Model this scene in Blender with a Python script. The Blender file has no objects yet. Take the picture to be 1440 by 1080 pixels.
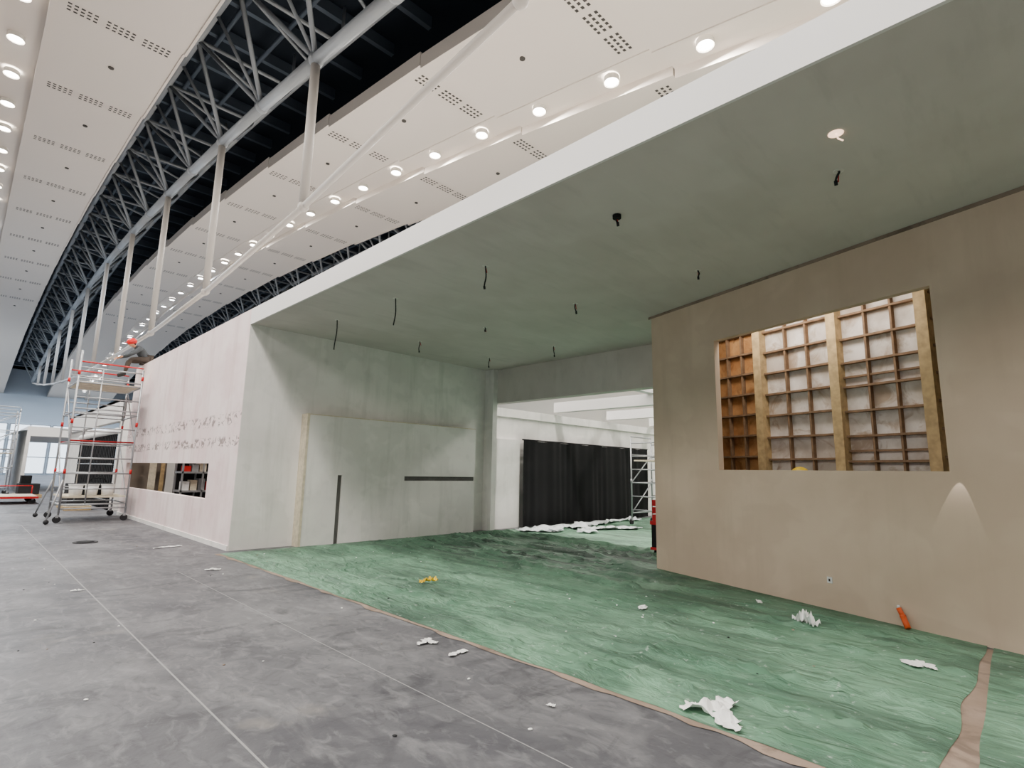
import bpy, bmesh, random
from math import *
from mathutils import Vector, Matrix, noise
random.seed(4)
COL=bpy.context.collection
# ------------------------------------------------------------------ materials
def srgb(r,g,b):
    def f(c):
        c/=255.
        return c/12.92 if c<=.04045 else ((c+.055)/1.055)**2.4
    return (f(r),f(g),f(b),1)
class NT:
    def __init__(s,name):
        s.m=bpy.data.materials.new(name);s.m.use_nodes=True;s.t=s.m.node_tree
        s.b=s.t.nodes['Principled BSDF'];s.tc=None
    def n(s,k,**kw):
        o=s.t.nodes.new(k)
        for a,v in kw.items():setattr(o,a,v)
        return o
    def l(s,a,b):s.t.links.new(a,b)
    def pos(s,scale=(1,1,1)):
        if not s.tc:s.tc=s.n('ShaderNodeNewGeometry')
        mp=s.n('ShaderNodeMapping');mp.inputs['Scale'].default_value=scale
        s.l(s.tc.outputs['Position'],mp.inputs[0]);return mp.outputs[0]
    def noise(s,scale,detail=4,sc=(1,1,1),lo=.35,hi=.65,dist=0,rough=.6):
        o=s.n('ShaderNodeTexNoise');o.inputs['Scale'].default_value=scale;o.inputs['Detail'].default_value=detail
        o.inputs['Distortion'].default_value=dist;o.inputs['Roughness'].default_value=rough
        s.l(s.pos(sc),o.inputs['Vector'])
        r=s.n('ShaderNodeMapRange');r.inputs[1].default_value=lo;r.inputs[2].default_value=hi
        s.l(o.outputs[0],r.inputs[0]);return r.outputs[0]
    def crease(s,scale,sc=(1,1,1),w=.02,detail=3,dist=.5):
        o=s.n('ShaderNodeTexNoise');o.inputs['Scale'].default_value=scale;o.inputs['Detail'].default_value=detail
        o.inputs['Distortion'].default_value=dist
        s.l(s.pos(sc),o.inputs['Vector'])
        a=s.n('ShaderNodeMath',operation='SUBTRACT');s.l(o.outputs[0],a.inputs[0]);a.inputs[1].default_value=.5
        b=s.n('ShaderNodeMath',operation='ABSOLUTE');s.l(a.outputs[0],b.inputs[0])
        r=s.n('ShaderNodeMapRange');r.inputs[1].default_value=w;r.inputs[2].default_value=0
        s.l(b.outputs[0],r.inputs[0]);return r.outputs[0]
    def mul(s,a,b,op='MULTIPLY'):
        o=s.n('ShaderNodeMath',operation=op,use_clamp=True)
        for i,v in enumerate((a,b)):
            if isinstance(v,(int,float)):o.inputs[i].default_value=v
            else:s.l(v,o.inputs[i])
        return o.outputs[0]
    def mix(s,f,a,b):
        o=s.n('ShaderNodeMix',data_type='RGBA')
        if isinstance(f,(int,float)):o.inputs[0].default_value=f
        else:s.l(f,o.inputs[0])
        for i,v in ((6,a),(7,b)):
            if isinstance(v,tuple):o.inputs[i].default_value=v
            else:s.l(v,o.inputs[i])
        return o.outputs[2]
    def bump(s,h,strength=.3,dist=.02):
        o=s.n('ShaderNodeBump');o.inputs['Strength'].default_value=strength;o.inputs['Distance'].default_value=dist
        s.l(h,o.inputs['Height']);s.l(o.outputs[0],s.b.inputs['Normal'])
    def sep(s,axis):
        sp=s.n('ShaderNodeSeparateXYZ');s.pos()
        s.l(s.tc.outputs['Position'],sp.inputs[0]);return sp.outputs[axis]
    def band(s,axis,c,w,soft=.6):
        a=s.n('ShaderNodeMath',operation='SUBTRACT');s.l(s.sep(axis),a.inputs[0]);a.inputs[1].default_value=c
        b=s.n('ShaderNodeMath',operation='ABSOLUTE');s.l(a.outputs[0],b.inputs[0])
        r=s.n('ShaderNodeMapRange');r.inputs[1].default_value=w;r.inputs[2].default_value=w*soft
        s.l(b.outputs[0],r.inputs[0]);return r.outputs[0]
    def done(s,col=None,rough=.8,metal=0,spec=.3):
        if col is not None:
            if isinstance(col,tuple):s.b.inputs['Base Color'].default_value=col
            else:s.l(col,s.b.inputs['Base Color'])
        s.b.inputs['Roughness'].default_value=rough;s.b.inputs['Metallic'].default_value=metal
        s.b.inputs['Specular IOR Level'].default_value=spec
        return s.m
def simple(name,c,rough=.6,metal=0,var=.12,scale=6,bump=.1):
    k=NT(name);c=srgb(*c)
    if var<.07:return k.done(c,rough,metal)
    d=tuple(v*(1-var*2) for v in c[:3])+(1,)
    f=k.noise(scale,2);col=k.mix(f,d,c)
    return k.done(col,rough,metal)
def emit(name,c,st,none=False):
    m=bpy.data.materials.new(name);m.use_nodes=True;b=m.node_tree.nodes['Principled BSDF']
    b.inputs['Emission Color'].default_value=c;b.inputs['Emission Strength'].default_value=st
    b.inputs['Base Color'].default_value=(.8,.8,.8,1)
    if none:m.cycles.emission_sampling='NONE'
    return m

def m_floor():
    k=NT('concrete_floor_mat')
    c=k.mix(k.noise(.55,6,dist=.6,lo=.36,hi=.64),srgb(76,76,81),srgb(106,106,109))
    c=k.mix(k.mul(k.noise(2.3,6,sc=(1,.5,1),lo=.48,hi=.74,dist=1.2),.5),c,srgb(138,138,140))
    c=k.mix(k.mul(k.noise(1.1,6,sc=(1,1.6,1),lo=.52,hi=.68,dist=1.5),.7),c,srgb(54,54,59))
    c=k.mix(k.mul(k.noise(3.1,6,sc=(1.6,1,1),lo=.54,hi=.66,dist=2.5),.4),c,srgb(60,60,65))
    c=k.mix(k.mul(k.noise(9,6,sc=(1,.5,1),lo=.52,hi=.7,dist=1),.4),c,srgb(138,138,140))
    c=k.mix(k.mul(k.noise(.9,4,lo=.62,hi=.74),.5),c,srgb(150,145,137))
    k.bump(k.noise(18,5),.12,.01)
    return k.done(c,.6,spec=.35)
def m_wall(name,a,b,st,stain=.5,streak=True,bands=(),patch=None,pk=.4):
    k=NT(name)
    c=k.mix(k.noise(.9,3,lo=.4,hi=.6),srgb(*a),srgb(*b))
    if patch:c=k.mix(k.mul(k.noise(.75,3,sc=(1,1,1.5),lo=.50,hi=.54,dist=.3),pk),c,srgb(*patch))
    if streak:c=k.mix(k.mul(k.noise(1.6,5,sc=(2.2,2.2,.25),lo=.52,hi=.72),stain),c,srgb(*st))
    c=k.mix(k.mul(k.noise(4,5,lo=.57,hi=.7),stain*.4),c,srgb(*st))
    for ax,z,w,col in bands:
        f=k.mul(k.mul(k.band(ax,z,w),k.noise(4.5,7,sc=(1,1,1.6),lo=.52,hi=.58,dist=1)),.7)
        c=k.mix(f,c,srgb(*col))
    return k.done(c,.85,spec=.2)
def m_ceil():
    k=NT('green_plaster_mat')
    c=k.mix(k.noise(.8,3,lo=.4,hi=.6),srgb(198,192,187),srgb(206,200,195))
    br=k.n('ShaderNodeTexBrick');br.inputs['Scale'].default_value=.8;br.inputs['Mortar Size'].default_value=.0
    br.inputs['Color1'].default_value=(0,0,0,1);br.inputs['Color2'].default_value=(1,1,1,1)
    br.inputs['Brick Width'].default_value=1.1;br.inputs['Row Height'].default_value=.35
    k.l(k.pos(),br.inputs[0])
    c=k.mix(k.mul(k.mul(br.outputs[0],k.noise(1.2,4,sc=(1,3,1))),.4),c,srgb(218,213,208))
    c=k.mix(k.mul(k.noise(2.5,5,sc=(.4,2,1),lo=.55,hi=.7),.35),c,srgb(184,179,175))
    return k.done(c,.85,spec=.2)
def m_carpet():
    k=NT('green_sheet_mat')
    c=k.mix(k.noise(.7,4,lo=.38,hi=.62,dist=.8),srgb(82,120,97),srgb(110,150,124))
    c=k.mix(k.mul(k.noise(6,6,sc=(1,.6,1),lo=.5,hi=.72),.35),c,srgb(136,168,146))
    c=k.mix(k.mul(k.noise(1.3,6,sc=(1.5,.4,1),lo=.5,hi=.64,dist=.8),.7),c,srgb(62,84,72))
    c=k.mix(k.mul(k.noise(9,5,sc=(2,.5,1),lo=.54,hi=.66,dist=1),.45),c,srgb(58,78,67))
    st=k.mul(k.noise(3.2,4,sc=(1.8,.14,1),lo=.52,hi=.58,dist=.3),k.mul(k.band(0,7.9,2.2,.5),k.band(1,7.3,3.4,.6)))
    c=k.mix(k.mul(st,.75),c,srgb(44,60,52))  # shade of the fold crevices, painted into the colour as dark streaks
    c=k.mix(k.mul(k.noise(2.6,4,sc=(1.2,.25,1),lo=.57,hi=.62,dist=.6),.4),c,srgb(52,72,61))
    c=k.mix(k.mul(k.noise(15,4,lo=.63,hi=.72),.5),c,srgb(190,204,194))
    k.bump(k.mul(k.noise(4.5,5,sc=(1.4,.45,1),dist=.5),k.crease(1.6,(1.5,.45,1),.05,3,.7),'ADD'),.65,.035)
    return k.done(c,.6,spec=.35)
M={}
M['floor']=m_floor()
M['pink']=m_wall('pink_plaster_mat',(230,208,208),(241,226,224),(200,174,170),.5,bands=((2,2.42,.14,(92,74,68)),(2,1.98,.12,(92,74,68))),patch=(238,224,222))
M['white']=m_wall('white_plaster_mat',(230,226,223),(240,237,233),(196,196,190),.45,patch=(219,217,213),pk=.4)
M['room']=simple('store_room_wall_mat',(150,138,126),.9,var=.15,scale=1.5)
M['brown']=m_wall('taupe_plaster_mat',(206,184,162),(215,194,172),(194,172,151),.4,patch=(200,178,157),pk=.35)
M['fascia']=simple('fascia_white_mat',(230,228,226),.8,var=0)
M['green_ceiling']=m_ceil()
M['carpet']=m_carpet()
M['panelc']=simple('hall_panel_mat',(222,212,202),.7,var=.03,scale=.6,bump=0)
M['slot']=simple('slot_dark_mat',(72,69,66),.9,bump=0,var=0)
M['roofdark']=simple('dark_roof_mat',(30,38,48),.9,bump=0,var=0)
M['purlin']=simple('purlin_mat',(84,94,106),.8,bump=0,var=0)
M['steel']=simple('truss_paint_mat',(146,150,154),.5,var=.05,bump=0)
M['tie']=simple('tie_paint_mat',(172,166,160),.5,var=.05,bump=0)
M['alu']=simple('aluminium_mat',(170,172,175),.4,metal=.6,var=.06,bump=0)
M['red']=simple('red_paint_mat',(190,28,32),.5,var=.0,bump=0)
M['black']=simple('black_mat',(22,22,24),.8,var=.1)
M['rubber']=simple('rubber_mat',(38,38,40),.7,var=0)
M['groove']=simple('groove_mat',(100,98,96),.8)
M['curtain']=simple('black_curtain_mat',(17,17,19),.95,var=.0,bump=.05)
M['ply']=simple('plywood_edge_mat',(222,210,186),.8,var=.1,scale=12)
M['wood']=simple('timber_mat',(200,172,126),.7,var=.15,scale=9)
M['batten']=simple('batten_mat',(140,112,86),.8,var=.15,scale=9)
def m_board(name,a,b,c3):
    k=NT(name);c=k.mix(k.noise(1.7,5,lo=.4,hi=.6),srgb(*a),srgb(*b))
    c=k.mix(k.mul(k.noise(3,6,lo=.52,hi=.66,dist=1),.75),c,srgb(*c3));return k.done(c,.8)
M['board']=m_board('board_white_mat',(194,182,170),(230,222,214),(158,132,106))
M['orange']=m_board('board_orange_mat',(166,116,70),(196,150,100),(124,82,46))
M['cardboard']=m_board('cardboard_mat',(134,116,102),(152,134,120),(104,90,80))
M['paper']=simple('paper_mat',(238,238,236),.8,var=.04)
M['plastic']=simple('white_plastic_film_mat',(222,228,230),.35,var=.06)
M['yellow']=simple('yellow_mat',(226,190,40),.4,var=.0)
M['orangep']=simple('orange_plastic_mat',(220,90,40),.4,var=.0)
M['skin']=simple('skin_mat',(196,146,118),.6,var=.05,bump=0)
M['cloth']=simple('dark_workwear_mat',(72,76,80),.9)
M['trousers']=simple('trousers_mat',(70,62,56),.9)
M['redhat']=simple('red_helmet_mat',(214,24,30),.3,var=.03,bump=0)
M['line']=simple('chalk_line_mat',(146,146,146),.8,bump=0,var=0)
M['farwall']=simple('far_wall_mat',(186,196,206),.7,var=.05,bump=0)
M['glass']=emit('daylit_glass_mat',(.75,.87,1,1),1.6,True)
M['beige']=simple('beige_panel_mat',(238,234,220),.7,var=.05,bump=0)
M['lamp']=emit('downlight_lens_mat',(1,.95,.86,1),22,True)
M['lampcool']=emit('downlight_cool_mat',(.9,.95,1,1),18,True)
M['hole']=emit('lit_recess_mat',(1,.62,.42,1),1.6,True)
M['rim']=simple('lamp_rim_mat',(225,222,216),.4,bump=0,var=0)
# ------------------------------------------------------------------ mesh builder
class Ob:
    def __init__(s,name,parent=None):s.name=name;s.bm=bmesh.new();s.mats=[];s.parent=parent
    def mi(s,m):
        m=M[m]
        if m not in s.mats:s.mats.append(m)
        return s.mats.index(m)
    def face(s,vs,mi,smooth=False):
        try:
            f=s.bm.faces.new(vs);f.material_index=mi;f.smooth=smooth
        except ValueError:pass
    def quad(s,pts,m):
        s.face([s.bm.verts.new(p) for p in pts],s.mi(m));return s
    def box(s,x0,x1,y0,y1,z0,z1,m,T=None):
        mi=s.mi(m);v=[]
        for x in (x0,x1):
            for y in (y0,y1):
                for z in (z0,z1):
                    p=Vector((x,y,z))
                    if T:p=T@p
                    v.append(s.bm.verts.new(p))
        for q in ((0,1,3,2),(4,6,7,5),(0,4,5,1),(2,3,7,6),(0,2,6,4),(1,5,7,3)):s.face([v[i] for i in q],mi)
        return s
    def tube(s,p,q,r,m,seg=8,r2=None,cap=True):
        p=Vector(p);q=Vector(q);d=(q-p);
        if d.length<1e-5:return s
        d.normalize();a=d.orthogonal().normalized();b=d.cross(a);mi=s.mi(m);r2=r if r2 is None else r2
        A=[s.bm.verts.new(p+r*(cos(2*pi*i/seg)*a+sin(2*pi*i/seg)*b)) for i in range(seg)]
        B=[s.bm.verts.new(q+r2*(cos(2*pi*i/seg)*a+sin(2*pi*i/seg)*b)) for i in range(seg)]
        for i in range(seg):s.face([A[i],A[(i+1)%seg],B[(i+1)%seg],B[i]],mi,True)
        if cap:s.face(A[::-1],mi);s.face(B,mi)
        return s
    def path(s,pts,r,m,seg=8):
        for a,b in zip(pts,pts[1:]):s.tube(a,b,r,m,seg)
        return s
    def ball(s,c,r,m,sc=(1,1,1),seg=14,T=None):
        mi=s.mi(m);mat=Matrix.Translation(c)@(T or Matrix())@Matrix.Diagonal((sc[0],sc[1],sc[2],1))
        g=bmesh.ops.create_uvsphere(s.bm,u_segments=seg,v_segments=max(6,seg*2//3),radius=r,matrix=mat)
        fs=set(f for v in g['verts'] for f in v.link_faces)
        for f in fs:f.material_index=mi;f.smooth=True
        return s
    def done(s,bevel=0,solid=0):
        bmesh.ops.recalc_face_normals(s.bm,faces=s.bm.faces[:])
        me=bpy.data.meshes.new(s.name);s.bm.to_mesh(me);s.bm.free()
        for m in s.mats:me.materials.append(m)
        o=bpy.data.objects.new(s.name,me);COL.objects.link(o)
        if s.parent:o.parent=s.parent
        if solid:
            k=o.modifiers.new('solid','SOLIDIFY');k.thickness=solid
        if bevel:
            k=o.modifiers.new('bevel','BEVEL');k.width=bevel;k.segments=2;k.limit_method='ANGLE'
        return o
def empty(name,loc=(0,0,0)):
    e=bpy.data.objects.new(name,None);e.location=loc;COL.objects.link(e);return e
# ------------------------------------------------------------------ hall
X0,Y1,XB,H,TOP=3.62,10.67,9.95,4.22,4.52
def zc(y):return 14.35-.00222*(y-45)**2
XL,XR,YN,YF=-24,37,-16,90
Ob('floor').box(XL,XR,YN,YF,-.2,0,'floor').done()
o=Ob('wall_far');o.box(XL,XR,YF,YF+.3,0,22,'farwall')
o.done()
for i in range(14):
    x=-20+i*4
    w=Ob('window_%d'%(i+1));w.box(x+.1,x+3.7,YF-.1,YF-.02,.2,6.2,'glass')
    for zz in (.2,2.2,4.2,6.2):w.box(x,x+3.8,YF-.16,YF-.1,zz-.05,zz+.05,'steel')
    for xx in (x,x+1.9,x+3.8):w.box(xx-.05,xx+.05,YF-.16,YF-.1,.2,6.2,'steel')
    w.done()
Ob('wall_left').box(XL-.3,XL,YN,YF,0,22,'farwall').done()
o=Ob('wall_right');o.box(XR,XR+.3,YN,YF,0,22,'farwall');o.box(XR-.1,XR,YN,YF,3,9,'beige');o.done()
Ob('wall_back').box(XL,XR,YN-.3,YN,0,22,'farwall').done()
def strip(o,x0,x1,ya,yb,zf,th,m,n=1):
    for i in range(n):
        y0=ya+(yb-ya)*i/n;y1=ya+(yb-ya)*(i+1)/n
        z0,z1=zf(y0),zf(y1);mi=o.mi(m)
        v=[o.bm.verts.new(p) for p in ((x0,y0,z0),(x1,y0,z0),(x1,y1,z1),(x0,y1,z1),(x0,y0,z0+th),(x1,y0,z0+th),(x1,y1,z1+th),(x0,y1,z1+th))]
        for q in ((0,3,2,1),(4,5,6,7),(0,1,5,4),(1,2,6,5),(2,3,7,6),(3,0,4,7)):o.face([v[k] for k in q],mi)
o=Ob('roof_deck');strip(o,XL,XR,YN,YF,lambda y:zc(y)+3.6,.2,'roofdark',22)
y=YN+1
while y<YF:
    for (a,b) in ((1.2,8.6),(11.8,19.3),(-9.5,-2)):
        o.box(a,b,y,y+.16,zc(y)+3.1,zc(y)+3.5,'purlin')
    y+=2.1
for x in (3,4.4,5.7,7,13.6,15,16.4,17.6):
    yy=YN
    while yy<YF-4:
        o.tube((x,yy,zc(yy)+2.95),(x,yy+4,zc(yy+4)+2.95),.07,'purlin',6);yy+=4
o.done()
ceil=Ob('ceiling');slots=Ob('ceiling_vent_slots')
pcs=[-10.95,-.35,10.25,20.85,31.4]
bays=[.4+5*k+0 for k in range(-3,18)]
for pc in pcs:
    for k,yb in enumerate(bays):
        ya=yb+.02;ye=min(yb+4.98,YF-.1);off=0
        def zs(y,yb=yb):return zc(yb)+(zc(yb+5)-zc(yb))*(y-yb)/5+.10*(1-(y-yb)/5)-.05
        strip(ceil,pc-3.25,pc-.55,ya,ye,zs,.12,'panelc')
        strip(ceil,pc+.55,pc+3.25,ya,ye,zs,.12,'panelc')
        strip(ceil,pc-.56,pc+.56,ya,ye,lambda y:zs(y)+.22,.08,'panelc')
        strip(ceil,pc-.57,pc-.50,ya,ye,lambda y:zs(y)-.03,.34,'panelc')
        strip(ceil,pc+.50,pc+.57,ya,ye,lambda y:zs(y)-.03,.34,'panelc')
        strip(ceil,pc-3.27,pc-3.21,ya,ye,lambda y:zs(y)-.04,.4,'panelc')
        strip(ceil,pc+3.21,pc+3.27,ya,ye,lambda y:zs(y)-.04,.4,'panelc')
        if pc in (-.35,10.25) and yb<60:
            for side in (-1,1):
                x=pc+side*.85
                n=0
                while n<17:
                    for r in range(3):
                        yy=yb+.35+r*.15
                        xx=x+side*n*.13
                        if n%6!=5:
                            slots.quad([(xx-.04,yy-.036,zs(yy-.036)-.004),(xx+.04,yy-.036,zs(yy-.036)-.004),(xx+.04,yy+.036,zs(yy+.036)-.004),(xx-.04,yy+.036,zs(yy+.036)-.004)],'slot')
                    n+=1
            for side,yy in ((-1,yb+2.6),(1,yb+2.6)):
                x=pc+side*2.0
                slots.tube((x,yy,zs(yy)+.0),(x,yy,zs(yy)-.03),.07,'slot',12)
ceil.done();slots.done()
dl=Ob('downlight_row');dlc=Ob('downlight_row')
k=-4
while True:
    y=4.4+2.42*k;k+=1
    if y>YF-3:break
    for pc in pcs:
        tgt=dl if y<38 else dlc
        lm='lamp' if y<38 else 'lampcool'
        z=zc(y)+.17
        tgt.tube((pc,y,z+.02),(pc,y,z-.13),.19,'rim',18,cap=False)
        tgt.tube((pc,y,z-.10),(pc,y,z-.11),.16,lm,18)
        if y<15: use=pc<25;en=190
        elif y<40: use=k%2==0 and pc<25;en=380
        else: use=k%4==0 and pc<15 and pc>-5;en=900
        if use:
            L=bpy.data.lights.new('downlight_lamp','AREA');L.shape='DISK';L.size=.3
            L.energy=en
            L.color=(1,.95,.88) if y<38 else (.72,.85,1)
            lo=bpy.data.objects.new('downlight_lamp',L);lo.location=(pc,y,z-.145);COL.objects.link(lo)
dl.done();dlc.done()
def truss(xc):
    t=Ob('roof_truss')
    zb=lambda y:zc(y)-.45
    ny=[4.86-7.05*2+7.05*i for i in range(14)]
    ny=[v for v in ny if v<YF-2]
    sub=[];
    for a,b in zip(ny,ny[1:]):sub+=[a,(a+b)/2]
    sub.append(ny[-1])
    up=lambda y:zc(y)+1.7
    for i,(a,b) in enumerate(zip(sub,sub[1:])):
        t.tube((xc,a,zb(a)),(xc,b,zb(b)),.15,'steel',12)
        m=(a+b)/2
        for sx in (-1.45,1.45):
            t.tube((xc+sx,a,up(a)),(xc+sx,b,up(b)),.12,'steel',8)
            t.tube((xc,a,zb(a)),(xc+sx,m,up(m)),.065,'steel',6)
            t.tube((xc,b,zb(b)),(xc+sx,m,up(m)),.065,'steel',6)
            t.tube((xc+sx,m,up(m)),(xc+sx,m,zc(m)+3.0),.05,'steel',6)
        t.tube((xc,a,zb(a)),(xc-1.45,a,up(a)),.05,'steel',6)
        t.tube((xc-1.45,m,up(m)),(xc+1.45,m,up(m)),.06,'steel',6)
        t.tube((xc-1.45,m,up(m)),(xc+1.45,b+.01,up(b)),.05,'steel',6)
        t.ball((xc,a,zb(a)),.19,'steel',seg=10)
    tz=lambda y:6.9+.003*(y-27)**2 if y<27 else 6.9+.0012*(y-27)**2
    for a,b in zip(ny,ny[1:]):
        t.tube((xc,a,tz(a)),(xc,b,tz(b)),.075,'tie',10)
    for a in ny:
        if tz(a)<zb(a)-.4:
            t.tube((xc,a,tz(a)),(xc,a,zb(a)),.11,'tie',12)
            t.ball((xc,a,tz(a)),.13,'tie',seg=10)
    return t.done()
for xc in (-5.65,4.95,15.55,26.1):truss(xc)
# ------------------------------------------------------------------ booth
YE=20.3;YN2=-7
w=Ob('wall_left_pink')
wz0,wz1,wy0,wy1=.84,1.56,12.25,19.95
YP=Y1+.01
w.box(X0,X0+.12,YP,wy0,0,TOP,'pink');w.box(X0,X0+.12,wy1,YE,0,TOP,'pink')
w.box(X0,X0+.12,wy0,wy1,0,wz0,'pink');w.box(X0,X0+.12,wy0,wy1,wz1,TOP,'pink')
w.box(X0-.02,X0,Y1+.02,YE,0,.09,'white')
w.done()
w=Ob('wall_end_pink');w.box(X0+.12,XB,YE-.18,YE,0,TOP,'white');w.box(X0+.12,8.3,YE-.2,YE-.18,0,4.3,'room')
w.box(X0+.12,XB,Y1+.2,YE-.2,4.3,TOP-.02,'white')
w.box(8.3,8.4,Y1+.2,YE-.2,0,4.3,'white');w.done()
w=Ob('tool_rack')
for z in (.3,.8,1.3,1.75):w.box(4.25,5.3,16.5,17.2,z,z+.05,'alu')
for x in (4.25,4.75,5.26):
    for y in (16.5,17.16):w.box(x,x+.04,y,y+.04,0,2.0,'alu')
w.box(4.25,5.3,17.2,17.23,0,2,'rubber')
for i in range(5):w.box(4.32+i*.19,4.48+i*.19,16.6,16.9,1.35,1.5+.05*(i%3),('red','alu','ply','rubber','alu')[i])
for i in range(5):w.box(4.32+i*.19,4.48+i*.19,16.6,16.9,.85,1.08+.04*(i%3),('paper','ply','alu','red','rubber')[i])
w.done()
w=Ob('leaning_wall_panels')
w.box(3.95,4.12,18.6,18.66,0,1.9,'ply');w.box(4.3,4.4,18.9,18.95,0,2.2,'wood');w.box(4.55,5.2,19.3,19.35,0,1.8,'paper');w.done()
L=bpy.data.lights.new('room_fill_light','AREA');L.energy=75;L.size=.5;L.shape='DISK';L.color=(1,.93,.84)  # unseen light added to brighten the room behind the wall opening
lo=bpy.data.objects.new('room_fill_light',L);lo.location=(5.2,15.6,4.2);COL.objects.link(lo)
w=Ob('wall_back_white')
w.box(X0+.004,XB,Y1,Y1+.009,0,H,'white');w.box(X0+.13,XB,Y1+.009,Y1+.18,0,H,'white')
w.box(XB-.16,XB,10.35,Y1,0,H,'white')
w.done()
w=Ob('wall_panel_raised')
px0,px1,pz,pf=4.78,9.27,2.56,10.42
w.box(px0+.05,5.52,pf,Y1,0,pz,'white')
w.box(5.52,5.62,pf,Y1,1.37,pz,'white')
w.box(5.62,7.15,pf,Y1,0,pz,'white')
w.box(7.15,px1,pf,Y1,0,1.26,'white');w.box(7.15,px1,pf,Y1,1.36,pz,'white')
w.box(px0,px0+.05,pf-.01,Y1,0,pz+.02,'ply');w.box(px0+.05,px1,pf+.0,Y1,pz,pz+.02,'ply')
w.box(5.52,5.62,pf+.04,Y1-.01,0,1.37,'groove');w.box(7.15,px1,pf+.04,Y1-.01,1.26,1.36,'groove')
w.done()
c=Ob('ceiling_canopy');c.box(X0+.03,XB,YN2,Y1,H,H+.06,'green_ceiling');c.box(X0+.03,XB,YN2,Y1,H+.06,TOP-.06,'white');c.done()
c=Ob('trim_fascia');c.box(X0,X0+.03,YN2,YP,H-.01,TOP,'fascia');c.done()
c=Ob('trim_beam');c.box(XB,XB+.25,YN2,Y1,3.31,TOP,'green_ceiling');c.done()
w=Ob('wall_rear_white')
w.box(XB,20.5,Y1+.02,Y1+.2,0,3.25,'white');w.box(XB+.0,11.08,Y1-.1,Y1+.02,0,2.4,'white')
w.box(XB,20.5,Y1-.06,Y1+.02,3.02,3.25,'white')
w.done()
w=Ob('overhead_beam_frame')
for x in (12.6,15.4,18.2):w.box(x,x+.22,-6,Y1-.06,3.32,3.62,'fascia')
w.box(XB+.25,20.5,7.2,7.4,3.62,3.85,'fascia');w.box(XB+.25,20.5,2.2,2.4,3.62,3.85,'fascia')
w.box(20.3,20.5,-6,Y1,0,3.62,'white')
w.done()
cu=Ob('black_curtain');mi=cu.mi('curtain');N=420;rows=[0.02,.8,1.6,2.39];g=[]
for j,z in enumerate(rows):
    r=[]
    for i in range(N+1):
        u=i/N;x=11.1+6.6*u
        a=.012*sin(u*130+1.9*sin(u*23)+z*.4)+.02*sin(u*47+z)
        r.append(cu.bm.verts.new((x,Y1-.24+a*(1-.35*z/2.4),z+(.01*sin(u*40) if j==3 else 0))))
    g.append(r)
for j in range(3):
    for i in range(N):cu.face([g[j][i],g[j][i+1],g[j+1][i+1],g[j+1][i]],mi,True)
cu.tube((11.08,Y1-.2,2.41),(17.8,Y1-.2,2.41),.02,'black')
cu.done()
# taupe wall (rotated), opening and lattice behind
a0=Vector((8.16,4.67,0));dd=Vector((-.306,-.952,0)).normalized();nn=Vector((.952,-.306,0)).normalized()
T=Matrix(((dd.x,nn.x,0,a0.x),(dd.y,nn.y,0,a0.y),(0,0,1,0),(0,0,0,1)))
s0,s1,z0,z1=1.34,4.18,1.59,3.51;SE=10.5;th=.1
w=Ob('wall_right_taupe')
w.box(0,s0,0,th,0,H,'brown',T);w.box(s1,SE,0,th,0,H,'brown',T)
w.box(s0,s1,0,th,0,z0,'brown',T);w.box(s0,s1,0,th,z1,H,'brown',T)
w.box(-.06,SE,-.012,0,H-.04,H-.001,'cardboard',T)
w.done()
b=Ob('stud_partition_framing')
D=1.0
b.box(-.2,1.32,D+.05,D+.08,0,4.15,'orange',T);b.box(1.32,4.6,D+.05,D+.08,0,4.15,'board',T)
for s,wd in ((-.2,.07),(1.30,.13),(2.5,.13),(3.60,.13),(4.5,.1)):b.box(s,s+wd,D-.10,D+.05,0,4.15,'wood',T)
for s in (.25,.72,1.0,1.78,2.12,2.95,3.28,4.1):b.box(s,s+.026,D-.02,D+.05,0,4.15,'batten',T)
z=.1;q=0
while z<4.1:
    for (sa,sb,dz) in ((-.13,1.30,.05),(1.43,2.5,.0),(2.63,3.6,-.04),(3.73,4.5,0)):
        b.box(sa,sb,D-.03,D+.05,z+dz,z+dz+.028,'batten',T)
    if q%3==2:b.box(2.63,3.6,D-.0,D+.05,z+.1,z+.125,'batten',T)
    z+=.33;q+=1
b.done()
L=bpy.data.lights.new('cavity_fill_light','AREA');L.energy=32;L.size=.5;L.size_y=2.5;L.shape='RECTANGLE';L.color=(1,.95,.88)  # unseen light added above the cavity to brighten the framing
lo=bpy.data.objects.new('cavity_fill_light',L);lo.location=T@Vector((2.2,.25,4.0))
lo.rotation_euler=(T@Matrix.Rotation(radians(90),4,'Z')@Matrix.Rotation(radians(-30),4,'Y')).to_euler()
COL.objects.link(lo)
hh=Ob('yellow_hard_hat');c=T@Vector((2.35,.36,1.53))
hh.ball(c,.14,'yellow',(1,.85,.8));hh.tube(c+Vector((0,0,-.02)),c+Vector((0,0,-.035)),.17,'yellow',20)
hh.done()
b=Ob('hard_hat_shelf');b.box(1.9,2.8,th+.06,.58,1.37,1.41,'ply',T)
for s in (1.95,2.72):b.box(s,s+.04,th+.1,.14,0,1.37,'wood',T);b.box(s,s+.04,.5,.54,0,1.37,'wood',T)
b.done()
o=Ob('orange_conduit_stub')
p=T@Vector((3.72,-.10,.02));q=T@Vector((3.66,-.06,.12));r=T@Vector((3.62,-.05,.19))
o.tube(p,q,.028,'orangep',12);o.tube(q,r,.024,'orangep',12);o.tube(r,r+Vector((0,0,.03)),.015,'paper',10);o.ball(q,.03,'orangep')
o.done()
o=Ob('wall_socket');o.box(2.85,2.91,-.012,0,.3,.37,'paper',T);o.box(2.87,2.89,-.016,-.012,.32,.35,'slot',T);o.done(.003)
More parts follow.
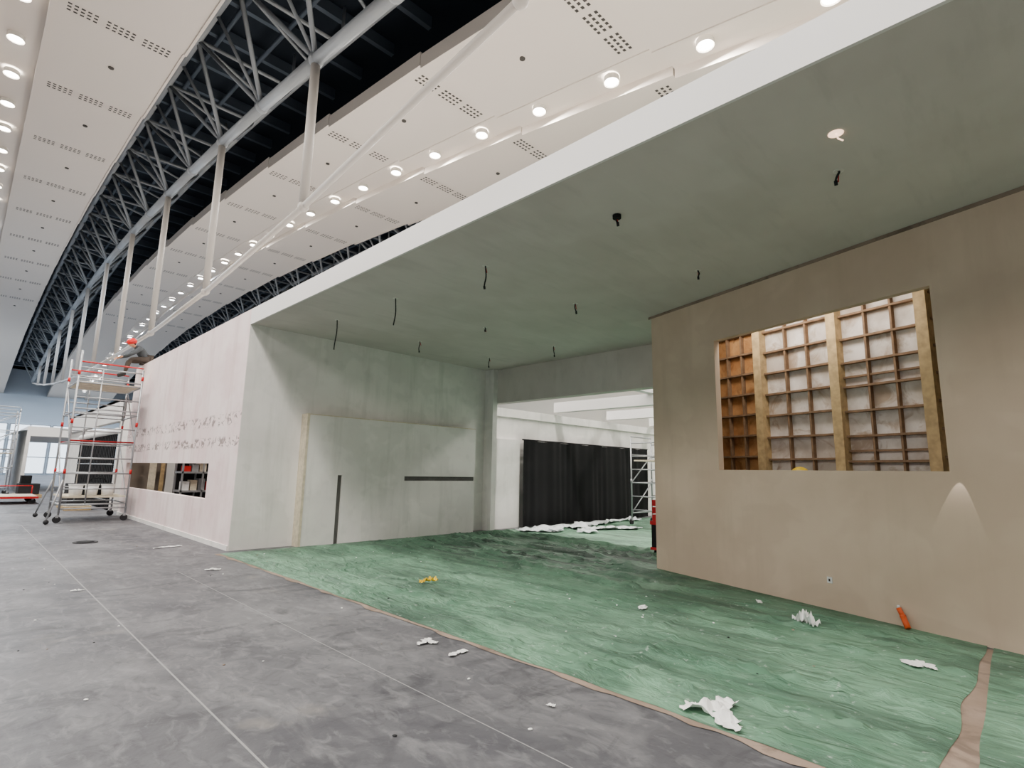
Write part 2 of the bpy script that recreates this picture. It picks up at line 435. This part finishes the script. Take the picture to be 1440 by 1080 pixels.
L=bpy.data.lights.new('wall_graze_spot','SPOT');L.energy=5;L.spot_size=radians(36);L.spot_blend=.02;L.shadow_soft_size=.003;L.color=(1,.97,.93)  # added spot without a fixture, makes the light triangle on the wall
lo=bpy.data.objects.new('wall_graze_spot',L);lo.location=T@Vector((4.28,-.08,1.70));COL.objects.link(lo)
dv=(T.to_3x3()@Vector((-.12,.03,-1))).normalized();lo.rotation_euler=dv.to_track_quat('-Z','Y').to_euler()
def wire(x,y,ln,kind):
    o=Ob('hanging_cable');z=H
    n=8;pts=[];ph=random.random()*6
    for i in range(n+1):
        t=i/n;pts.append((x+.035*sin(ph+t*4)*t,y+.035*cos(ph+t*3)*t,z-ln*t))
    o.path(pts,.010,'rubber',6)
    o.tube((x,y,z-.004),(x,y,z+.0),.045,'rim',14)
    if kind:o.tube(pts[-1],(pts[-1][0]+.01,pts[-1][1],pts[-1][2]-.04),.015,'rubber',8);o.tube((x,y,z),(x+.05,y+.02,z-.08),.006,'red',5)
    if kind==2:o.tube((x,y,z-.0),(x,y,z-.04),.045,'black',14)
    o.done()
for x,y,ln,k_ in ((4.6,9.12,.57,0),(4.6,7.2,.46,0),(6.6,9.3,.2,1),(4.62,5.1,.3,1),(6.74,7.4,.06,1),(8.7,9.37,.2,1),(8.77,7.4,.2,1),(6.7,5.2,.13,1),(4.58,3.0,.07,2),(6.63,3.08,.1,1),(5.2,1.07,.07,1)):wire(x,y,ln,k_)
o=Ob('recessed_spot_opening');o.tube((4.58,.94,H-.004),(4.58,.94,H-.0005),.055,'hole',24)
o.path([(4.58,.94,H-.004),(4.6,.93,H-.04),(4.62,.9,H-.06)],.006,'hole',6);o.done()
# ------------------------------------------------------------------ floor coverings
def sheet(name,xa,xb,ya,yb,m,amp,step=.07,zb=.006,edge=.03,seed=0,taper=0):
    o=Ob(name);mi=o.mi(m);nx=int((xb-xa)/step);ny=int((yb-ya)/step);g=[]
    for i in range(nx+1):
        r=[]
        for j in range(ny+1):
            x=xa+(xb-xa)*i/nx;y=ya+(yb-ya)*j/ny
            n1=noise.noise(Vector((x*2.6+.25*y,y*.32,seed)));n2=noise.noise(Vector((x*1.1,y*1.3,seed+5)));n3=noise.noise(Vector((x*5,y*5,seed+9)))
            ridge=max(0,1-abs(n1)*8)**2
            reg=min(1,max(.12,(noise.noise(Vector((x*.35,y*.35,seed+2)))+.25)*1.6))
            if 6.2<x<10 and 4<y<10.5:reg=1.5
            n4=noise.noise(Vector((x*.7,y*3.1,seed+12)));r4=max(0,1-abs(n4)*9)**2
            z=zb+amp*(ridge*reg+.35*r4+.2*(n2+.5)+.1*(n3+.5))
            ex=edge*noise.noise(Vector((y*1.7,3,seed))) if i==0 else 0
            ey=edge*noise.noise(Vector((x*1.7,7,seed))) if j in(0,ny) else 0
            if j==ny:ey+=taper*(x-3.85)
            f=1
            dw=(Vector((x,y,0))-a0).dot(nn)
            if y<5:f=min(f,max(.05,abs(dw)/.6))
            f=min(f,max(.05,(yb-y)/.5))
            if i<2 or j<1:f=.15
            z=zb+(z-zb)*min(1,f)
            r.append(o.bm.verts.new((x+ex,y+ey,max(z,zb))))
        g.append(r)
    for i in range(nx):
        for j in range(ny):o.face([g[i][j],g[i+1][j],g[i+1][j+1],g[i][j+1]],mi,True)
    return o.done()
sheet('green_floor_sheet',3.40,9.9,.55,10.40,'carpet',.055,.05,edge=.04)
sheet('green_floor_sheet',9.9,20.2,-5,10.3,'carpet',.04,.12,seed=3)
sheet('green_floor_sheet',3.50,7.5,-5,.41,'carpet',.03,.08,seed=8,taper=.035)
o=Ob('cardboard_underlay');mi=o.mi('cardboard')
prev=None
for i in range(80):
    y=10.4-i*.145;wv=.05*noise.noise(Vector((y*1.3,0,0)))
    xa=3.36+wv-(.04 if noise.noise(Vector((y*2.1,4,0)))>.1 else 0)
    v=(o.bm.verts.new((xa,y,.005)),o.bm.verts.new((3.47,y,.005)))
    if prev:o.face([prev[0],prev[1],v[1],v[0]],mi)
    prev=v
pr=None
for i in range(60):
    x=3.40+i*3.35/59
    v=(o.bm.verts.new((x,.36,.004)),o.bm.verts.new((x,.62,.004)))
    if pr:o.face([pr[0],v[0],v[1],pr[1]],mi)
    pr=v
o.done()
o=Ob('floor_marking_lines')
o.box(1.29,1.302,-10,18,0,.002,'line');o.box(2.42,2.426,-10,9,0,.002,'line');o.box(-.9,-.888,-10,20,0,.002,'line')
o.done()
def crumple(name,x,y,sx,sy,h,m,seed,z=.0,n=14,rot=0,star=False):
    o=Ob(name);mi=o.mi(m);g={}
    c,s=cos(rot),sin(rot)
    for i in range(n+1):
        for j in range(n+1):
            u=i/n*2-1;v=j/n*2-1
            q=noise.noise(Vector((u*1.7,v*1.7,seed)));q2=noise.noise(Vector((u*4,v*4,seed+3)))
            px=u*sx/2*(1+.35*q);py=v*sy/2*(1+.35*q2)
            zz=z+.012+h*abs(q*1.3+q2*.5)*(1.1-max(abs(u),abs(v))*.6)
            g[i,j]=o.bm.verts.new((x+px*c-py*s,y+px*s+py*c,zz))
    for i in range(n):
        for j in range(n):
            u=(i+.5)/n*2-1;v=(j+.5)/n*2-1
            ang=atan2(v,u);rad=hypot(u,v)
            lim=.62+.38*sin(ang*(3 if star else 2)+seed)+.3*noise.noise(Vector((cos(ang)*2,sin(ang)*2,seed)))
            if rad<max(.35,lim*1.1):o.face([g[i,j],g[i+1,j],g[i+1,j+1],g[i,j+1]],mi)
    for v_ in [v for v in o.bm.verts if not v.link_faces]:o.bm.verts.remove(v_)
    return o.done(solid=.002)
crumple('crumpled_white_paper',3.58,1.66,.50,.38,.09,'paper',3,.01,rot=.4,star=True,n=24)
crumple('crumpled_white_paper',6.25,1.9,.22,.20,.24,'paper',7,.02,rot=1)
crumple('paper_sheet',5.66,.9,.34,.2,.02,'paper',5,.02,rot=.7)
crumple('paper_scraps',3.1,4.05,.22,.18,.02,'paper',11,0,star=True)
crumple('paper_scraps',3.12,3.65,.2,.14,.02,'paper',14,0)
crumple('paper_scraps',2.93,11.77,.5,.12,.02,'paper',15,0,rot=.3)
crumple('paper_scraps',2.83,8.85,.22,.12,.03,'paper',16,0)
crumple('paper_scraps',2.9,2.45,.06,.05,.02,'paper',17,0)
crumple('paper_scraps',5.6,3.4,.3,.1,.02,'paper',18,.02)
crumple('paper_scraps',6.9,2.6,.16,.1,.03,'paper',19,.02)
crumple('paper_scraps',1.2,8.4,.12,.08,.02,'paper',21,0)
crumple('yellow_wrapper',4.61,6.04,.24,.13,.1,'yellow',9,.02)
for i,(x,y,a,b_) in enumerate(((11.2,9.5,1.9,1.2),(12.7,9.6,2.0,1.1),(14.2,9.75,1.6,.6),(12.8,8.6,1.6,.9),(10.6,9.4,1.1,.8),(15.6,9.8,1.5,.5),(11.6,8.6,1.2,.7))):
    crumple('plastic_film_heap',x,y,a,b_,.13,'plastic',31+i,.03,n=26,rot=(i%3-1)*.2)
o=Ob('manhole_lid');o.tube((1.94,13.4,0),(1.94,13.4,.015),.2,'rubber',28);o.tube((1.94,13.4,.015),(1.94,13.4,.025),.14,'black',24);o.done()
o=Ob('debris_bits')
for i in range(110):
    if i<55:x=random.uniform(-3,3.2);y=random.uniform(.8,12.8);z=0
    else:x=random.uniform(3.6,6.4);y=random.uniform(.9,10);z=.02
    s=random.uniform(.005,.012);o.ball((x,y,z+s*.4),s,random.choice(['paper','rubber','cardboard','paper']),(1.4,1,.5),seg=6,T=Matrix.Rotation(random.random()*3,4,'Z'))
o.done()
# ------------------------------------------------------------------ scaffolds
def scaffold(x0,x1,y0,y1,h,dress=False):
    o=Ob('scaffold_tower');r=.025
    P=[(x0,y0),(x1,y0),(x1,y1),(x0,y1)]
    for x,y in P:
        o.tube((x,y,.2),(x,y,h+(.35 if dress and x==x0 else 0)),r,'alu',10)
        o.tube((x,y,.09),(x,y,.22),.02,'alu',8)
        o.tube((x-.02,y+.025,.085),(x-.02,y-.025,.085),.085,'rubber',18);o.box(x-.05,x+.01,y-.035,y+.035,.13,.2,'alu')
    z=.45;i=0
    while z<h:
        if dress:
            for y in (y0,y1):o.tube((x0,y,z),(x1,y,z),.018,'alu',8)
            if i%2==0:
                for x in (x0,x1):o.tube((x,y0,z),(x,y1,z),.018,'alu',8)
        else:
            for x in (x0,x1):o.tube((x,y0,z),(x,y1,z),.018,'alu',8)
        z+=.40;i+=1
    lev=[.35,1.25,2.1,2.95,3.75]
    if dress:
        for y in (y0,y1):o.tube(((x0+x1)/2-.2,y,.45),((x0+x1)/2-.2,y,h-.1),.016,'alu',8)
        for a,b in ((.45,2.1),(2.1,3.75)):
            for x in (x0,x1):o.tube((x,y0,a),(x,y1,b),.016,'alu',6)
    for z in [l for l in lev if l<h]:
        for y in (y0,y1):o.tube((x0,y,z),(x1,y,z),.02,'alu',8)
    if not dress:
        for a,b in zip(lev,lev[1:]):
            if b<h:
                for y in (y0,y1):o.tube((x0,y,a),(x1,y,b),.016,'alu',6)
    for z in (2.0,h-.05):
        for y in (y0,y1):o.tube((x0,y,z+.1),(x1,y,z+.1),.02,'red' if dress else 'alu',8)
    for x,y in P:
        for z in (1.3,2.6,3.9):
            if z<h:o.tube((x,y,z-.06),(x,y,z+.06),.032,'red' if dress else 'alu',10)
    for z in (.62,h-.5) if dress else (1.9,):
        nb=4
        for i in range(nb):
            yy=y0+.06+(y1-y0-.12)*i/nb
            o.box(x0+.03,x1-.03,yy,yy+(y1-y0-.12)/nb-.02,z,z+.04,'ply')
    if dress:
        o.box(x0-.01,x0+.03,y0+.02,y0+.05,1.7,2.1,'wood')
        for x,y,sx,sy in ((x0,y0,-.25,-.35),(x0,y1,-.25,.35)):
            o.tube((x,y,1.1),(x+sx,y+sy,.12),.02,'alu',8);o.ball((x+sx,y+sy,.06),.06,'rubber',seg=8)
    return o.done()
scaffold(1.98,3.40,18.1,20.0,4.15,True)
scaffold(14.5,15.7,8.2,9.1,2.6)
scaffold(5.6,7.2,12.5,15.3,2.3)
scaffold(.3,1.8,34,36,4);scaffold(-1.2,.3,54,56,5);scaffold(-.6,.6,60,62,5)
def bucket(x,y,z,m='paper'):
    o=Ob('paint_bucket');o.tube((x,y,z),(x,y,z+.3),.13,m,20,r2=.155);o.tube((x,y,z+.27),(x,y,z+.3),.165,m,20)
    o.path([(x-.16*cos(t*pi/8),y-.02,z+.3-.1*sin(t*pi/8)) for t in range(9)],.005,'alu',5);o.done()
for x,y in ((2.3,18.4),(2.65,18.5),(3.0,18.45)):bucket(x,y,.665)
o=Ob('black_tool_bag');o.box(2.5,3.15,18.75,19.15,.665,.98,'black')
o.path([(2.6,18.95,.98),(2.7,18.95,1.12),(2.95,18.95,1.12),(3.05,18.95,.98)],.015,'black');o.done(.04)
o=Ob('red_tool_trolley')
tx,ty=.27,-.27
def bx(a,b,c,d,e,f,m):o.box(a+tx,b+tx,c+ty,d+ty,e,f,m)
bx(9.30,9.7,5.45,5.85,.12,.55,'black');bx(9.28,9.72,5.43,5.87,.55,.62,'red');bx(9.28,9.72,5.43,5.87,.08,.13,'red')
for z in (.66,.8,.94):bx(9.32,9.68,5.46,5.84,z-.04,z+.08,'red')
for x in (9.36,9.64):
    for y in (5.5,5.8):o.tube((x+tx,y-.015+ty,.045),(x+tx,y+.015+ty,.045),.045,'rubber',12)
o.done(.006)
o=Ob('platform_trolley')
o.box(1.0,2.3,26.8,29.0,.2,.27,'red');o.box(1.05,2.25,26.85,28.95,.27,.29,'ply')
for x in (1.15,2.15):
    for y in (27,28.8):o.tube((x,y-.03,.1),(x,y+.03,.1),.1,'rubber',16);o.box(x-.03,x+.03,y-.04,y+.04,.14,.2,'alu')
o.path([(1.05,29,.27),(1.05,29,.6),(2.25,29,.6),(2.25,29,.27)],.02,'red');o.done()
# ------------------------------------------------------------------ second booth (beyond pink wall)
b=Ob('neighbour_booth')
b.box(X0+.1,9,22.2,22.35,0,3.7,'white')
b.box(X0,X0+.2,22.2,34,2.95,3.7,'fascia');b.box(X0+.1,X0+.2,30.2,34,0,2.95,'white');b.box(X0,9,22.2,34,3.6,3.7,'white')
b.box(X0+1.4,X0+1.5,22.3,30.2,0,2.95,'rubber')
y=22.4
while y<30.1:
    b.box(X0+.05,X0+.1,y,y+.12,0,2.6,'black');b.ball((X0+.07,y+.03,2.62),.11,'paper',seg=8);y+=.3
for z in (.3,1.5,2.6):b.tube((X0+.07,22.4,z),(X0+.07,30.2,z),.03,'alu')
b.done()
b=Ob('material_pallet_stack')
b.box(2.6,3.3,22.6,24.6,0,.12,'wood');b.box(2.65,3.25,22.7,24.5,.12,.5,'rubber');b.box(2.65,3.25,22.7,23.6,.5,.85,'black')
for i in range(4):b.box(2.6,3.3,22.6+i*.6,22.75+i*.6,.12,.15,'ply')
b.done(.01)
b=Ob('material_pallet_stack')
b.box(1.9,2.8,31.5,33,0,.14,'wood');b.box(2.0,2.7,31.6,32.9,.14,.6,'rubber');b.box(2.05,2.4,31.7,32.4,.6,.95,'black')
b.done(.01)
b=Ob('exhibit_stand')
b.box(2.4,6,38,50,2.9,3.4,'fascia');b.box(2.4,2.55,38,50,0,2.9,'white')
for i in range(9):
    t0=i/9*pi/2;t1=(i+1)/9*pi/2
    b.quad([(2.4-1.6*sin(t0),38,3.2*cos(t0)),(2.4-1.6*sin(t1),38,3.2*cos(t1)),(2.4-1.6*sin(t1),44,3.2*cos(t1)),(2.4-1.6*sin(t0),44,3.2*cos(t0))],'plastic')
b.done()
b=Ob('exhibit_stand');b.box(-6,1.6,66,74,0,3.6,'white');b.box(-6.2,1.8,65.8,74.2,3.6,4.0,'fascia')
for i in range(6):b.box(-5.6+i*1.2,-4.9+i*1.2,65.9,66,.3,2.8,'rubber')
b.done()
# ------------------------------------------------------------------ people
def skinmesh(name,verts,edges,radii,mat,parent,root=0):
    me=bpy.data.meshes.new(name);me.from_pydata([tuple(v) for v in verts],edges,[]);me.materials.append(M[mat])
    o=bpy.data.objects.new(name,me);COL.objects.link(o);o.parent=parent
    o.modifiers.new('skin','SKIN');
    for i,r in enumerate(radii):
        me.skin_vertices[0].data[i].radius=(r,r) if isinstance(r,(int,float)) else r
        me.skin_vertices[0].data[i].use_root=(i==root)
    ss=o.modifiers.new('sub','SUBSURF');ss.levels=1;ss.render_levels=2
    o.modifiers['skin'].use_smooth_shade=True
    return o
def human(hip,chest,neck,head,sh,el,ha,kn,ft,fwd,hat,side=Vector((0,1,0))):
    e=empty('construction_worker')
    V=Vector;hip,chest,neck,head=map(V,(hip,chest,neck,head));mid=(hip+chest)/2
    sh=[V(p) for p in sh];el=[V(p) for p in el];ha=[V(p) for p in ha];kn=[V(p) for p in kn];ft=[V(p) for p in ft]
    v=[hip,mid,chest,neck];ed=[(0,1),(1,2),(2,3)];r=[.15,.15,.165,.07]
    for i in (0,1):
        b=len(v);v+=[sh[i],(sh[i]+el[i])/2,el[i],ha[i]];ed+=[(2,b),(b,b+1),(b+1,b+2),(b+2,b+3)];r+=[.08,.062,.052,.038]
    skinmesh('jacket',v,ed,r,'cloth',e)
    v=[hip];ed=[];r=[.15]
    for i in (0,1):
        s=(1 if i else -1);hj=hip+side*.1*s
        b=len(v);v+=[hj,(hj+kn[i])/2,kn[i],(kn[i]+ft[i])/2,ft[i]];ed+=[(0,b),(b,b+1),(b+1,b+2),(b+2,b+3),(b+3,b+4)];r+=[.1,.09,.068,.062,.045]
    skinmesh('trousers',v,ed,r,'trousers',e)
    f=V(fwd).normalized()
    for i in (0,1):
        skinmesh('boot',[ft[i]+V((0,0,.02)),ft[i]-V((0,0,.04)),ft[i]-V((0,0,.05))+f*.1,ft[i]-V((0,0,.055))+f*.19],[(0,1),(1,2),(2,3)],[.05,.05,.045,.035],'rubber',e)
        d=(ha[i]-el[i]).normalized();sd=d.cross(V((0,0,1)));sd=sd.normalized() if sd.length>.1 else side
        pal=ha[i]+d*.07
        skinmesh('palm',[ha[i],pal,pal+d*.025],[(0,1),(1,2)],[.026,.034,.03],'skin',e)
        up=sd.cross(d).normalized()
        for k,(of,ln) in enumerate(((-.028,.065),(-.010,.078),(.010,.072),(.027,.055))):
            p0=pal+sd*of;p1=p0+d*.045;p2=p1+d*ln*.4-up*.015;p3=p2+d*ln*.3-up*.03
            skinmesh('finger',[p0,p1,p2,p3],[(0,1),(1,2),(2,3)],[.009,.009,.008,.007],'skin',e)
        p0=ha[i]+d*.03+sd*-.02;skinmesh('thumb',[p0,p0+d*.03-sd*.03,p0+d*.06-sd*.04-up*.01],[(0,1),(1,2)],[.011,.010,.008],'skin',e)
    h=Ob('head',e);rt=f.cross(V((0,0,1))).normalized();up=rt.cross(f).normalized()
    R=Matrix((rt,f,up)).transposed().to_4x4()
    h.ball(head,.1,'skin',(.78,.95,1.15),seg=18,T=R)
    h.ball(head+f*.1-up*.01,.016,'skin',(.8,1,1.6),seg=8,T=R);
    for s in (-1,1):
        h.ball(head+f*.083+rt*.033*s+up*.015,.011,'paper',seg=8);h.ball(head+f*.093+rt*.033*s+up*.015,.005,'black',seg=6)
        h.ball(head+rt*.08*s,.022,'skin',(.4,.8,1.2),seg=8,T=R)
    h.box(-.022,.022,.085,.093,-.055,-.048,'red',Matrix.Translation(head)@R)
    h.ball(head-f*.02+up*.012,.1,'black',(.82,.9,1.1),seg=14,T=R)
    h.tube(neck-V((0,0,.03)),head-up*.06,.052,'skin',12);h.done()
    hh=Ob('safety_helmet',e);cc=head+up*.05-f*.005
    hh.ball(cc,.125,hat,(.92,1.08,.85),seg=20,T=R);hh.tube(cc-up*.005,cc-up*.02,.14,hat,22)
    hh.box(-.06,.06,.1,.19,-.02,-.008,hat,Matrix.Translation(cc)@R);hh.done()
human((3.68,19.4,4.67),(3.47,19.38,4.98),(3.34,19.36,5.07),(3.25,19.34,5.12),
      [(3.45,19.16,4.97),(3.45,19.58,4.97)],[(3.26,19.05,4.76),(3.22,19.66,4.76)],[(3.04,19.15,4.66),(3.0,19.5,4.66)],
      [(3.25,19.25,4.62),(3.25,19.56,4.60)],[(3.15,19.25,4.22),(3.2,19.56,4.22)],(-1,-.1,-.35),'redhat')
# ------------------------------------------------------------------ world + camera
W=bpy.data.worlds.new('World');bpy.context.scene.world=W;W.use_nodes=True
W.node_tree.nodes['Background'].inputs[0].default_value=(.6,.7,.85,1);W.node_tree.nodes['Background'].inputs[1].default_value=.3
vs=bpy.context.scene.view_settings
try:
    vs.view_transform='AgX';vs.look='None'
except Exception:pass
vs.exposure=.62
cd=bpy.data.cameras.new('Camera');cam=bpy.data.objects.new('Camera',cd);COL.objects.link(cam)
cd.sensor_width=36;cd.lens=758.1/1440*36;cd.clip_end=300
cam.matrix_world=Matrix.Translation((0,0,1.5))@(Matrix.Rotation(-radians(45.39),4,'Z')@Matrix.Rotation(pi/2+radians(9.28),4,'X')@Matrix.Rotation(radians(1.11),4,'Z'))
bpy.context.scene.camera=cam
